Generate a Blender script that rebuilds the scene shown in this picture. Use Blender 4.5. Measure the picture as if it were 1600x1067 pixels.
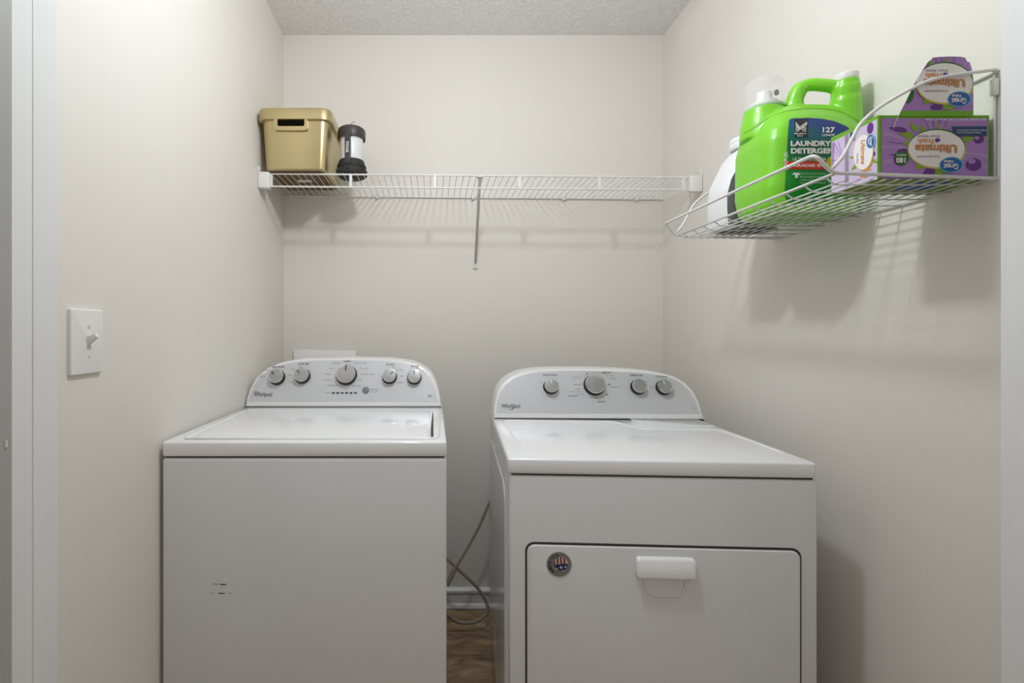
import bpy, bmesh, math, random
from mathutils import Vector, Matrix
from mathutils.bvhtree import BVHTree
random.seed(7)
for o in list(bpy.data.objects): bpy.data.objects.remove(o, do_unlink=True)
SC = bpy.context.scene
COL = SC.collection
ZC = 1.245                       # eye height above the floor
F = 736.0; PX, PY = 677.0, 516.0 # focal length and vanishing point in photo pixels

# ------------------------------------------------------------------ camera
cam = bpy.data.cameras.new('camera'); cam.sensor_width = 36; cam.lens = F/1600*36
cam.shift_x = (800-PX)/1600; cam.shift_y = -(533.5-PY)/1600; cam.clip_start = 0.02
camo = bpy.data.objects.new('camera', cam); COL.objects.link(camo)
camo.location = (0, 0, ZC); camo.rotation_euler = (math.radians(90), 0, 0); SC.camera = camo
# ------------------------------------------------------------------ world and lamps
w = bpy.data.worlds.new('world'); SC.world = w; w.use_nodes = True
w.node_tree.nodes['Background'].inputs[0].default_value = (1.0, 0.955, 0.88, 1)
w.node_tree.nodes['Background'].inputs[1].default_value = 0.46
def lamp(name, loc, power, radius, col=(1, .97, .93)):
    l = bpy.data.lights.new(name, 'POINT'); l.energy = power; l.shadow_soft_size = radius; l.color = col
    o = bpy.data.objects.new(name, l); COL.objects.link(o); o.location = loc; return o
lamp('closet_lamp', (0.10, 0.88, ZC+1.06), 22.0, 0.05, (.94, .98, 1.05))
lamp('hall_lamp', (-1.15, 0.27, ZC+1.20), 14.0, 0.012, (.965, .985, 1.02))
vs = SC.view_settings; vs.view_transform = 'Standard'; vs.look = 'None'; vs.gamma = 1; vs.use_curve_mapping = False
vs.exposure = 0.0

# ------------------------------------------------------------------ materials
def lin(c): c = c/255.0; return c/12.92 if c <= .04045 else ((c+.055)/1.055)**2.4
def rgb(r, g, b): return (lin(r), lin(g), lin(b), 1)
MATS = {}
def mat(name, c, rough=.5, metal=0, coat=0, bump=0, bscale=200, var=0, vscale=8, trans=0, emit=0, detail=3, spec=.5, alpha=1, ior=1.45):
    m = bpy.data.materials.new(name); m.use_nodes = True; nt = m.node_tree; b = nt.nodes['Principled BSDF']
    col = rgb(*c)
    b.inputs['Base Color'].default_value = col
    b.inputs['Roughness'].default_value = rough; b.inputs['Metallic'].default_value = metal
    b.inputs['Coat Weight'].default_value = coat; b.inputs['Coat Roughness'].default_value = .08
    b.inputs['Transmission Weight'].default_value = trans; b.inputs['Specular IOR Level'].default_value = spec
    b.inputs['Alpha'].default_value = alpha; b.inputs['IOR'].default_value = ior
    if emit:
        b.inputs['Emission Color'].default_value = col; b.inputs['Emission Strength'].default_value = emit
    tc = nt.nodes.new('ShaderNodeTexCoord')
    # every material carries a little procedural variation
    n = nt.nodes.new('ShaderNodeTexNoise'); n.inputs['Scale'].default_value = vscale; n.inputs['Detail'].default_value = detail
    nt.links.new(tc.outputs['Object'], n.inputs['Vector'])
    mx = nt.nodes.new('ShaderNodeMix'); mx.data_type = 'RGBA'; mx.blend_type = 'MULTIPLY'
    v = var if var else .02
    cr = nt.nodes.new('ShaderNodeValToRGB'); cr.color_ramp.elements[0].color = (1-v,)*3+(1,); cr.color_ramp.elements[1].color = (1, 1, 1, 1)
    cr.color_ramp.elements[0].position = .3; cr.color_ramp.elements[1].position = .7
    nt.links.new(n.outputs['Fac'], cr.inputs[0]); mx.inputs[0].default_value = 1
    mx.inputs[6].default_value = col; nt.links.new(cr.outputs[0], mx.inputs[7]); nt.links.new(mx.outputs[2], b.inputs['Base Color'])
    if bump:
        n2 = nt.nodes.new('ShaderNodeTexNoise'); n2.inputs['Scale'].default_value = bscale; n2.inputs['Detail'].default_value = 4
        nt.links.new(tc.outputs['Object'], n2.inputs['Vector'])
        bp = nt.nodes.new('ShaderNodeBump'); bp.inputs['Strength'].default_value = bump; bp.inputs['Distance'].default_value = .002
        nt.links.new(n2.outputs['Fac'], bp.inputs['Height']); nt.links.new(bp.outputs[0], b.inputs['Normal'])
    MATS[name] = m; return m
WALL = mat('wall_paint', (229, 225, 217), .6, bump=.12, bscale=260, var=.015, vscale=3, spec=.3)
CEIL = mat('ceiling_texture', (250, 249, 247), .9, var=.03, vscale=60, spec=.1)
def popcorn(m):
    nt = m.node_tree; b = nt.nodes['Principled BSDF']; tc = nt.nodes.new('ShaderNodeTexCoord')
    n = nt.nodes.new('ShaderNodeTexNoise'); n.inputs['Scale'].default_value = 55; n.inputs['Detail'].default_value = 6; n.inputs['Roughness'].default_value = .6
    n.inputs['Distortion'].default_value = .6
    nt.links.new(tc.outputs['Object'], n.inputs['Vector'])
    bp = nt.nodes.new('ShaderNodeBump'); bp.inputs['Strength'].default_value = .8; bp.inputs['Distance'].default_value = .02
    nt.links.new(n.outputs['Fac'], bp.inputs['Height']); nt.links.new(bp.outputs[0], b.inputs['Normal'])
popcorn(CEIL)
TRIM = mat('trim_paint', (228, 229, 228), .35, bump=.05, bscale=60)
DOOR = mat('door_paint_shaded', (170, 170, 166), .45)  # greyed so the colour holds the shadow at the door rebate
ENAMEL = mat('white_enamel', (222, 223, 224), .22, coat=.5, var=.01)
ENAMEL_LIT = mat('white_enamel_lit', (240, 241, 243), .2, coat=.5, var=.01)  # lighter copy of the enamel, lamplight on the tops put into the colour
CONSOLE = mat('console_plastic', (232, 232, 230), .3, coat=.2)
SILVER = mat('silver_panel', (208, 209, 212), .38, metal=.25, bump=.03, bscale=900, var=.03, vscale=300)
KNOBF = mat('knob_face', (178, 178, 176), .35, metal=.6, var=.06, vscale=400)
KNOBD = mat('knob_dark', (42, 41, 40), .4)
CHROME = mat('chrome', (225, 225, 225), .12, metal=1)
SEAM = mat('dark_seam', (58, 56, 54), .7)
INK = mat('ink', (70, 70, 72), .6); INKL = mat('ink_light', (125, 125, 128), .6)
WIRE = mat('wire_coating', (228, 228, 226), .35, coat=.2)
PLASTIC = mat('white_plastic', (232, 231, 227), .35)
GREYMETAL = mat('grey_metal', (212, 212, 208), .4)
GOLD = mat('gold_plastic', (200, 183, 138), .3, metal=.85, bump=.03, bscale=500, var=.03)
GOLDB = mat('gold_plastic_base', (112, 88, 46), .5, metal=.3)
OPENING_SHADE = mat('opening_shade', (12, 9, 7), .9, spec=.1)  # painted shade for the inside of the bin
BLACKP = mat('black_plastic', (62, 58, 56), .42)
BLACKR = mat('black_rubber', (40, 39, 38), .6, bump=.2, bscale=300)
FROST = mat('frosted_globe', (222, 222, 222), .3, coat=.3)
GREEN = mat('green_jug', (130, 212, 44), .34, coat=.5, var=.03, vscale=6)
_b = GREEN.node_tree.nodes['Principled BSDF']; _b.inputs['Subsurface Weight'].default_value = .25; _b.inputs['Subsurface Radius'].default_value = (.5, 1, .2); _b.inputs['Subsurface Scale'].default_value = .03
CLEAR = mat('clear_cap', (250, 250, 252), .08, alpha=.16)
WJUG = mat('white_jug', (238, 238, 240), .35, coat=.2)
GREYL = mat('grey_label', (88, 86, 84), .5)
HOSE = mat('braided_steel', (186, 176, 158), .4, metal=.5, bump=1, bscale=900, var=.35, vscale=700)
FLOORM = mat('floor_plank', (112, 92, 70), .45)
def woodify(m):
    nt = m.node_tree; b = nt.nodes['Principled BSDF']; tc = nt.nodes.new('ShaderNodeTexCoord')
    mp = nt.nodes.new('ShaderNodeMapping'); mp.inputs['Scale'].default_value = (3, 10, 5)
    oi = nt.nodes.new('ShaderNodeObjectInfo'); ad = nt.nodes.new('ShaderNodeVectorMath'); ad.operation = 'ADD'
    nt.links.new(tc.outputs['Object'], ad.inputs[0])
    ml = nt.nodes.new('ShaderNodeMath'); ml.operation = 'MULTIPLY'; ml.inputs[1].default_value = 13
    nt.links.new(oi.outputs['Random'], ml.inputs[0]); nt.links.new(ml.outputs[0], ad.inputs[1]); nt.links.new(ad.outputs[0], mp.inputs[0])
    n = nt.nodes.new('ShaderNodeTexNoise'); n.inputs['Scale'].default_value = 2; n.inputs['Detail'].default_value = 6; n.inputs['Distortion'].default_value = 1.2
    nt.links.new(mp.outputs[0], n.inputs[0])
    cr = nt.nodes.new('ShaderNodeValToRGB'); e = cr.color_ramp.elements; e[0].position = .3; e[0].color = rgb(112, 90, 66); e[1].position = .7; e[1].color = rgb(186, 160, 126)
    nt.links.new(n.outputs['Fac'], cr.inputs[0]); nt.links.new(cr.outputs[0], b.inputs['Base Color'])
woodify(FLOORM)
def flat(name, c, rough=.5): return mat(name, c, rough)
P_PURPLE = flat('print_purple', (170, 126, 196)); P_LILAC = flat('print_lilac', (208, 192, 220)); P_RAY = flat('print_ray', (174, 144, 194)); P_DPURP = flat('print_deep_purple', (98, 42, 132))
P_GREEN = flat('print_green', (108, 170, 24)); P_LEAF = flat('print_leaf', (128, 164, 44)); P_DGREEN = flat('print_dark_green', (34, 106, 40))
P_WHITE = flat('print_white', (240, 236, 234)); P_GOLD = flat('print_gold', (206, 188, 70)); P_ORANGE = flat('print_orange', (222, 138, 58))
P_OSH = flat('print_orange_shade', (176, 150, 120)); P_BLUE = flat('print_blue', (12, 92, 170)); P_LBLUE = flat('print_light_blue', (120, 176, 214))
P_NAVY = flat('print_navy', (28, 62, 110)); P_BLACK = flat('print_black', (34, 32, 30)); P_RED = flat('print_red', (214, 50, 34))
P_YEL = flat('print_yellow', (214, 184, 28)); P_GREY = flat('print_grey', (150, 140, 160)); P_PLUM = flat('print_plum', (112, 70, 110))

# ------------------------------------------------------------------ object helpers
FRAME = {}
def props(o, label=None, cat=None, group=None, kind=None):
    if label: o['label'] = label
    if cat: o['category'] = cat
    if group: o['group'] = group
    if kind: o['kind'] = kind
    return o
def thing(name, loc, label, cat, rz=0, group=None, ry=0):
    o = bpy.data.objects.new(name, None); COL.objects.link(o); o.empty_display_size = .05
    o.location = loc; o.rotation_euler = (0, ry, rz)
    FRAME[o.name] = (Matrix.Translation(loc) @ Matrix.Rotation(rz, 4, 'Z') @ Matrix.Rotation(ry, 4, 'Y')).inverted()
    return props(o, label, cat, group)
def obj(name, bm, m, parent=None, smooth=False, local=False, label=None, ang=35):
    """link bm as one mesh object; bm is in world coordinates unless local"""
    me = bpy.data.meshes.new(name)
    inv = None
    if parent is not None:
        inv = FRAME.get(parent.name)
        if inv is not None and not local: bm.transform(inv)
    bmesh.ops.recalc_face_normals(bm, faces=bm.faces) if smooth is not None and len(bm.faces) < 60000 else None
    bm.to_mesh(me); bm.free()
    ms = m if isinstance(m, (list, tuple)) else [m]
    for k in ms: me.materials.append(k)
    if smooth:
        for p in me.polygons: p.use_smooth = True
        if smooth != 'all':
            me.set_sharp_from_angle(angle=math.radians(ang))
    o = bpy.data.objects.new(name, me); COL.objects.link(o)
    if parent is not None:
        o.parent = parent
        if inv is not None: FRAME[o.name] = inv
    if label: o['label'] = label
    return o
def obj_pieces(name, bm, m, parent=None, **k):
    """one object for each piece (word, petal) recorded in the 'piece' layer"""
    ly = bm.faces.layers.int.get('piece')
    if ly is None: return obj(name, bm, m, parent, **k)
    ids = sorted({f[ly] for f in bm.faces}); last = None
    for i in ids:
        b2 = bmesh.new(); mp = {}
        for f in bm.faces:
            if f[ly] == i:
                b2.faces.new([mp[v] if v in mp else mp.setdefault(v, b2.verts.new(v.co)) for v in f.verts])
        last = obj(name, b2, m, parent, **k)
    bm.free(); return last
PIECE = [0]
def mark(bm, n0):
    PIECE[0] += 1; ly = bm.faces.layers.int.get('piece') or bm.faces.layers.int.new('piece')
    bm.faces.ensure_lookup_table()
    for f in bm.faces[n0:]: f[ly] = PIECE[0]
def copy_part(src, loc, parent=None):
    c = src.copy(); COL.objects.link(c); c.location = loc
    if parent is not None: c.parent = parent
    if src.name in FRAME: FRAME[c.name] = FRAME[src.name]
    return c
def B(): return bmesh.new()
def box(bm, x0, x1, y0, y1, z0, z1, bev=0, seg=2):
    r = bmesh.ops.create_cube(bm, size=1); vs_ = r['verts']
    for v in vs_: v.co = Vector(((x0+x1)/2+v.co.x*(x1-x0), (y0+y1)/2+v.co.y*(y1-y0), (z0+z1)/2+v.co.z*(z1-z0)))
    if bev:
        es = list({e for v in vs_ for e in v.link_edges})
        bmesh.ops.bevel(bm, geom=es, offset=bev, segments=seg, affect='EDGES', profile=.5)
    return bm
def prism(bm, pts, d, bev=0, seg=3, both=False):
    """pts: list of 3D points (a planar loop); d: extrusion vector; bevel the first loop's edges"""
    d = Vector(d); a = [bm.verts.new(Vector(p)) for p in pts]; b = [bm.verts.new(Vector(p)+d) for p in pts]
    fa = bm.faces.new(a); fb = bm.faces.new(b[::-1]); n = len(a); sides = []
    for i in range(n): sides.append(bm.faces.new((a[i], b[i], b[(i+1) % n], a[(i+1) % n])))
    bmesh.ops.recalc_face_normals(bm, faces=[fa, fb]+sides)
    if bev:
        es = list(fa.edges) + (list(fb.edges) if both else [])
        bmesh.ops.bevel(bm, geom=es, offset=bev, segments=seg, affect='EDGES', profile=.5, clamp_overlap=True)
    return bm
def tube(bm, pts, r, n=8, closed=False, caps=True):
    pts = [Vector(p) for p in pts]; rs = r if isinstance(r, (list, tuple)) else [r]*len(pts)
    N = len(pts); rings = []; up = None
    for i, p in enumerate(pts):
        if closed: t = (pts[(i+1) % N]-pts[i-1]).normalized()
        else: t = (pts[min(i+1, N-1)]-pts[max(i-1, 0)]).normalized()
        if up is None:
            up = Vector((0, 0, 1)) if abs(t.z) < .9 else Vector((1, 0, 0))
        u = (up - t*up.dot(t)).normalized(); v = t.cross(u); up = u
        rings.append([bm.verts.new(p+(u*math.cos(2*math.pi*k/n)+v*math.sin(2*math.pi*k/n))*rs[i]) for k in range(n)])
    for i in range(N if closed else N-1):
        a, b = rings[i], rings[(i+1) % N]
        for k in range(n): bm.faces.new((a[k], a[(k+1) % n], b[(k+1) % n], b[k]))
    if caps and not closed: bm.faces.new(rings[0][::-1]); bm.faces.new(rings[-1])
    return bm
def spline(pts, k=6):
    """Catmull-Rom through the points"""
    pts = [Vector(p) for p in pts]; out = []
    for i in range(len(pts)-1):
        p0 = pts[i-1] if i else pts[0]*2-pts[1]; p1, p2 = pts[i], pts[i+1]; p3 = pts[i+2] if i+2 < len(pts) else p2*2-p1
        for j in range(k):
            t = j/k; out.append(.5*((2*p1)+(p2-p0)*t+(2*p0-5*p1+4*p2-p3)*t*t+(3*p1-3*p2+p3-p0)*t**3))
    out.append(pts[-1]); return out
def fillet(pts, r, k=5):
    pts = [Vector(p) for p in pts]; out = [pts[0]]
    for i in range(1, len(pts)-1):
        a = (pts[i-1]-pts[i]); b = (pts[i+1]-pts[i]); q = min(r, a.length*.45, b.length*.45)
        p, s = pts[i]+a.normalized()*q, pts[i]+b.normalized()*q
        for j in range(k+1):
            t = j/k; out.append(p*(1-t)**2+pts[i]*2*t*(1-t)+s*t*t)
    out.append(pts[-1]); return out
def lathe(bm, prof, c, axis=Vector((0, 0, 1)), n=32):
    """prof: list of (radius, height along axis)"""
    axis = Vector(axis).normalized(); c = Vector(c); u = axis.orthogonal().normalized(); v = axis.cross(u); rings = []
    for r, h in prof:
        if r < 1e-6: rings.append([bm.verts.new(c+axis*h)])
        else: rings.append([bm.verts.new(c+axis*h+(u*math.cos(2*math.pi*k/n)+v*math.sin(2*math.pi*k/n))*r) for k in range(n)])
    for a, b in zip(rings, rings[1:]):
        for k in range(n):
            q = [a[k % len(a)], a[(k+1) % len(a)], b[(k+1) % len(b)], b[k % len(b)]]
            q2 = []
            for x in q:
                if x not in q2: q2.append(x)
            if len(q2) > 2: bm.faces.new(q2)
    for e in (rings[0], rings[-1]):
        if len(e) > 2: bm.faces.new(e)
    return bm
def srings(bm, rings, n=48):
    """rings: (cx, cy, hx, hy, z, p) superellipse sections stacked upward"""
    R = []
    for cx, cy, hx, hy, z, p in rings:
        L = []
        for k in range(n):
            a = 2*math.pi*k/n; c, s = math.cos(a), math.sin(a)
            L.append(bm.verts.new((cx+hx*math.copysign(abs(c)**(2/p), c), cy+hy*math.copysign(abs(s)**(2/p), s), z)))
        R.append(L)
    for a, b in zip(R, R[1:]):
        for k in range(n): bm.faces.new((a[k], a[(k+1) % n], b[(k+1) % n], b[k]))
    bm.faces.new(R[0][::-1]); bm.faces.new(R[-1]); return bm
def rrect(x0, y0, x1, y1, r, k=5):
    out = []
    for cx, cy, a0 in ((x1-r, y1-r, 0), (x0+r, y1-r, 90), (x0+r, y0+r, 180), (x1-r, y0+r, 270)):
        for j in range(k+1):
            a = math.radians(a0+90*j/k); out.append((cx+r*math.cos(a), cy+r*math.sin(a)))
    return out
# a measuring helper: where the sight line of a photo pixel meets a given real plane
class Plane:
    def __init__(s, p, n): s.p = Vector(p); s.n = Vector(n).normalized()
    def at(s, px, py, off=0):
        d = Vector(((px-PX)/F, 1, (PY-py)/F)); o = Vector((0, 0, ZC)); q = s.p+s.n*off
        return o+d*((q-o).dot(s.n)/d.dot(s.n))
def W(px, py, y): return Vector(((px-PX)/F*y, y, ZC+(PY-py)/F*y))
def ell(cx, cy, rx, ry, n=32, rot=0):
    c, s = math.cos(rot), math.sin(rot)
    return [(cx+rx*math.cos(2*math.pi*k/n)*c-ry*math.sin(2*math.pi*k/n)*s, cy+rx*math.cos(2*math.pi*k/n)*s+ry*math.sin(2*math.pi*k/n)*c) for k in range(n)]
def clip(poly, win):
    """Sutherland-Hodgman against a convex window"""
    A = sum(win[i][0]*win[(i+1) % len(win)][1]-win[(i+1) % len(win)][0]*win[i][1] for i in range(len(win)))
    if A < 0: win = win[::-1]
    out = poly
    for i in range(len(win)):
        a, b = win[i], win[(i+1) % len(win)]; inp = out; out = []
        f = lambda p: (b[0]-a[0])*(p[1]-a[1])-(b[1]-a[1])*(p[0]-a[0])
        for j in range(len(inp)):
            p, q = inp[j-1], inp[j]; fp, fq = f(p), f(q)
            if fq >= 0:
                if fp < 0: t = fp/(fp-fq); out.append((p[0]+(q[0]-p[0])*t, p[1]+(q[1]-p[1])*t))
                out.append(q)
            elif fp >= 0: t = fp/(fp-fq); out.append((p[0]+(q[0]-p[0])*t, p[1]+(q[1]-p[1])*t))
        if not out: return []
    return out
def decal(bm, plane, pts, off):
    if len(pts) < 3: return bm
    bm.faces.new([bm.verts.new(plane.at(x, y, off)) for x, y in pts]); return bm
def text_polys(s, bold=0.0):
    cu = bpy.data.curves.new('lettering', 'FONT'); cu.body = s; cu.size = 1; cu.resolution_u = 3; cu.offset = bold
    o = bpy.data.objects.new('lettering', cu); me = o.to_mesh()
    vs_ = [(v.co.x, v.co.y) for v in me.vertices]; fs = [tuple(p.vertices) for p in me.polygons]
    o.to_mesh_clear(); bpy.data.objects.remove(o); bpy.data.curves.remove(cu); return vs_, fs
def text(bm, mapf, s, x0, y0, x1, y1, bold=0.0, flip=False, rot=0, shear=0):
    """letters fitted in the box (x0,y0)-(x1,y1), y down; mapf(x,y) gives the 3D point"""
    vs_, fs = text_polys(s, bold)
    if not vs_: return bm
    n0 = len(bm.faces)
    a, b = min(v[0] for v in vs_), max(v[0] for v in vs_); c, d = min(v[1] for v in vs_), max(v[1] for v in vs_)
    nv = []
    for x, y in vs_:
        u, t = (x-a)/(b-a), (y-c)/(d-c)         # t up
        u += shear*(t-.5)
        if rot == 90: u, t = t, 1-u              # reads downwards
        if rot == -90: u, t = 1-t, u             # reads upwards
        if flip: u, t = 1-u, 1-t
        nv.append(bm.verts.new(mapf(x0+(x1-x0)*u, y1+(y0-y1)*t)))
    for f in fs:
        try: bm.faces.new([nv[i] for i in f])
        except ValueError: pass
    mark(bm, n0); return bm

# ================================================================== SETTING
XL, XR, YB = -0.675, 1.036, 2.123
CZ = ZC+1.33
def struct(name, bm, m, parent=None, label=None):
    o = obj(name, bm, m, parent)
    o['kind'] = 'structure'
    if label: o['label'] = label
    return o
struct('wall_back', box(B(), XL-.1, XR+.1, YB, YB+.1, 0, CZ), WALL)
struct('wall_left', box(B(), XL-.1, XL, .777, YB, 0, CZ), WALL)
struct('wall_right', box(B(), XR, XR+.1, .777, YB, 0, CZ), WALL)
struct('ceiling', box(B(), -2.2, 2.4, -1.6, YB+.1, CZ, CZ+.1), CEIL)
fl = struct('floor', box(B(), -2.2, 2.4, -1.6, YB+.1, -.1, -.004), SEAM)
bm = B(); box(bm, -2.2, -.64, .686, .777, 0, CZ); struct('wall_front_left', bm, WALL)
bm = B(); box(bm, .957, 2.4, .686, .777, 0, CZ); struct('wall_front_right', bm, WALL)
bm = B(); box(bm, -.64, .957, .686, .777, ZC+1.24, CZ); struct('wall_header', bm, WALL)  # unseen; set high so the lamp light passes under it
# door lining: jamb boards with their stops
bm = B(); box(bm, -.640, -.6215, .686, .777, 0, ZC+1.24, .002); j = struct('trim_1', bm, TRIM)
obj('door_stop', box(B(), -.6225, -.6200, .730, .777, 0, ZC+1.22, .0012), TRIM, j)
bm = B(); box(bm, .935, .957, .686, .777, 0, ZC+1.24, .002); struct('trim_2', bm, TRIM)
bm = B(); box(bm, -.6215, .935, .686, .777, ZC+1.22, ZC+1.24, .002); struct('trim_3', bm, TRIM)
# open door leaf folded back into the hall, only its inner strip shows
dp = [(-.612, .684), (-.652, .684), (-.80, -.02), (-.76, -.02)]
bm = B(); prism(bm, [(x, y, .01) for x, y in dp], (0, 0, ZC+1.18)); d1 = struct('door_1', bm, DOOR)
obj('hinge_pin', tube(B(), [(-.6135, .676, ZC-.168), (-.6135, .676, ZC-.158)], .002), GREYMETAL, d1, smooth=True)
# floor planks, laid across the closet
pl = box(B(), 0, 1.196, 0, .148, -.004, .0, .0012, 1)
plank = obj('plank', pl, FLOORM, fl)
plank.location = (-2.1, -1.5, 0)
first = True
for r in range(25):
    off = (r*0.47) % 1.2
    for k in range(-1, 4):
        x = -2.1+off+k*1.2-.0
        if x > 2.3 or x < -2.3: continue
        y = -1.5+r*.15
        if y > YB-.1: continue
        if first: plank.location = (x, y, 0); first = False
        else: copy_part(plank, (x, y, 0), fl)
# last narrow row to the wall
# baseboards (back, left, right): stepped profile with cap and shoe moulding
def base_profile(): return [(0, 0), (.022, 0), (.022, .008), (.016, .018), (.012, .022), (.012, .066), (.018, .070), (.018, .080), (.008, .088), (0, .088)]
bm = B(); prism(bm, [(XL, YB-a, b) for a, b in base_profile()], (XR-XL, 0, 0)); struct('baseboard_back', bm, TRIM)
bm = B(); prism(bm, [(XL+a, .777, b) for a, b in base_profile()], (0, YB-.777-.022, 0)); struct('baseboard_left', bm, TRIM)
bm = B(); prism(bm, [(XR-a, .777, b) for a, b in base_profile()], (0, YB-.777-.022, 0)); struct('baseboard_right', bm, TRIM)
# ceiling fixtures (outside the frame, where the light comes from)
def fixture(x, y, label):
    t = thing('ceiling_light', (x, y, CZ), label, 'light')
    obj('canopy', lathe(B(), [(.0, 0), (.075, 0), (.075, -.012), (.03, -.03), (.0, -.03)], (x, y, CZ)), PLASTIC, t, smooth=True)
    obj('lamp_socket', lathe(B(), [(.0, -.03), (.022, -.03), (.02, -.19), (0, -.19)], (x, y, CZ)), PLASTIC, t, smooth=True)
fixture(.10, .88, 'ceiling lamp socket inside the closet above the machines')
fixture(-1.05, .30, 'hall ceiling lamp socket outside the closet door')

# ================================================================== WASHER
wz = ZC-.273                                 # lid height
wx0, wx1, wy0 = -.6656, .0330, 1.1556        # front corners
ws = thing('washing_machine', ((wx0+wx1)/2, 1.50, 0), 'white top-loading washing machine on the left, against the left wall', 'washing machine')
wyb = wy0+.70
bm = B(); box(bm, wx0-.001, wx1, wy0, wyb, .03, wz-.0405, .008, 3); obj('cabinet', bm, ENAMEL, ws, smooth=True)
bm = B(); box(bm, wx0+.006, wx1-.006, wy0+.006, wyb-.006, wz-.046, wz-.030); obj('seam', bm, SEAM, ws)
bm = B(); box(bm, wx0, wx1, wy0-.001, wyb, wz-.0375, wz, .006, 3); obj('top_panel', bm, ENAMEL_LIT, ws, smooth=True)
for x in (wx0+.06, wx1-.06):
    for y in (wy0+.06, wyb-.06):
        obj('foot', lathe(B(), [(0, 0), (.02, 0), (.02, .012), (.01, .014), (.01, .034), (0, .034)], (x, y, 0), n=16), BLACKR, ws, smooth=True)
# lid: shallow tray with raised rim line
lp = Plane((0, 0, wz), (0, 0, 1))
LQ = [(303, 685.5), (672, 685.5), (676.5, 641), (391, 640.3)]
def quad_round(q, r):
    pts = [Vector((a[0], a[1], 0)) for a in q]; out = []
    n = len(pts)
    for i in range(n):
        a = pts[i-1]-pts[i]; b = pts[(i+1) % n]-pts[i]
        p, s = pts[i]+a.normalized()*r, pts[i]+b.normalized()*r
        for j in range(6): t = j/5; out.append(p*(1-t)**2+pts[i]*2*t*(1-t)+s*t*t)
    return out
lw = [lp.at(*q) for q in LQ]
lq = quad_round([(p.x, p.y) for p in lw], .02)
bm = B(); prism(bm, [(p.x, p.y, wz+.0035) for p in lq], (0, 0, -.006), .003, 3); lid = obj('lid', bm, ENAMEL_LIT, ws, smooth=True)
def grow(q, c, k): return [(p.x+(p.x-c[0])*k[0], p.y+(p.y-c[1])*k[1]) for p in q]
cx = sum(p.x for p in lw)/4; cy = sum(p.y for p in lw)/4
# dark slot along the right side of the lid and fine shadow gap around it
a, b = lp.at(674.5, 684), lp.at(678.5, 645)
bm = B(); box(bm, a.x-.002, a.x+.0045, a.y+.01, b.y, wz-.002, wz+.0008); obj('lid_gap', bm, SEAM, ws)
# raised border around the lid recess
o_ = [(wx0+.010, wy0+.008), (wx1-.010, wy0+.008), (wx1-.010, 1.668), (wx0+.010, 1.668)]
rim = [Vector((x, y, wz+.0006)) for x, y in [(p[0], p[1]) for p in grow([Vector((p.x, p.y, 0)) for p in lw], (cx, cy), (.035, .03))]]
rim[0].x = lw[0].x-.018; rim[3].x = lw[3].x-.008; rim[1].x = lw[1].x+.022; rim[2].x = lw[2].x+.022
bm = B(); tube(bm, fillet(rim+[rim[0]], .03), .0032, 8); obj('rim_bead', bm, ENAMEL_LIT, ws, smooth='all')

def console(root, plane, back, outline, face, rimm=CONSOLE):
    pts = [plane.at(*p) for p in outline]
    bm = B(); prism(bm, pts, back, .006, 3); c = obj('console', bm, rimm, root, smooth=True)
    fp = [plane.at(*p, .0006) for p in face]
    bm = B(); prism(bm, fp, -plane.n*.004, .0006, 1); obj('control_panel', bm, SILVER, c, smooth=True)
    return c
def knob(root, plane, px, py, rp, ang, line=True, dark_line=True):
    h = .024; face = plane.at(px, py, h); base = face-plane.n*h
    r = rp*face.y/F
    bm = B(); lathe(bm, [(0, 0), (r*1.10, 0), (r*1.10, .003), (r*.95, .007), (r*.97, .017), (r*.97, .0185), (0, .0185)], base, plane.n, 40)
    k = obj('knob', bm, KNOBD, root, smooth=True)
    bm = B(); lathe(bm, [(r*.97, .0180), (r*1.0, .0182), (r*1.0, .0215), (r*.955, .0238), (r*.90, .0240), (r*.86, .0225), (r*.86, .018)], base, plane.n, 40)
    obj('knob_ring', bm, CHROME, k, smooth=True)
    bm = B(); lathe(bm, [(0, .0234), (r*.5, .0233), (r*.88, .0226), (r*.88, .018), (0, .018)], base, plane.n, 40)
    obj('knob_face', bm, KNOBF, k, smooth=True)
    if line:
        upv = (Vector((0, 0, 1))-plane.n*plane.n.z).normalized(); rt = upv.cross(plane.n).normalized()
        if rt.x < 0: rt = -rt
        a = math.radians(ang); d = upv*math.cos(a)+rt*math.sin(a); s = d.cross(plane.n)
        c0, c1 = face+d*r*.28, face+d*r*.86; wv = s*r*.055
        bm = B(); prism(bm, [c0-wv+plane.n*.0006, c0+wv+plane.n*.0006, c1+wv+plane.n*.0006, c1-wv+plane.n*.0006], -plane.n*.002)
        obj('pointer', bm, KNOBD if dark_line else PLASTIC, k)
    return k
pw = Plane((0, 1.675, wz), (0, -.171, .070))
out_w = [(383, 636), (385, 622), (391, 606), (401, 588.5), (417, 575.5), (438, 566.5), (463, 561.8), (490, 560.2), (541, 559.3), (576, 559.8), (610, 561), (632, 563.6), (648, 567), (660, 572), (673, 582), (681, 596), (686, 612), (690, 636)]
face_w = [(388.5, 627.5), (391, 617), (397.5, 601.5), (407, 587.5), (421, 577.3), (441, 569.4), (465, 565), (491, 563.2), (541, 562.2), (576, 562.8), (609, 564), (630, 566.6), (645, 570), (656, 575), (668, 585), (676, 599), (680.5, 612), (684, 628)]
cw = console(ws, pw, (0, .12, 0), out_w, face_w)
bm = B(); a = pw.at(384, 636.8, -.001); b = pw.at(689.5, 636.8, -.001); box(bm, a.x, b.x, a.y-.001, a.y+.02, wz-.0005, wz+.0022); obj('console_gap', bm, SEAM, ws)
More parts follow.
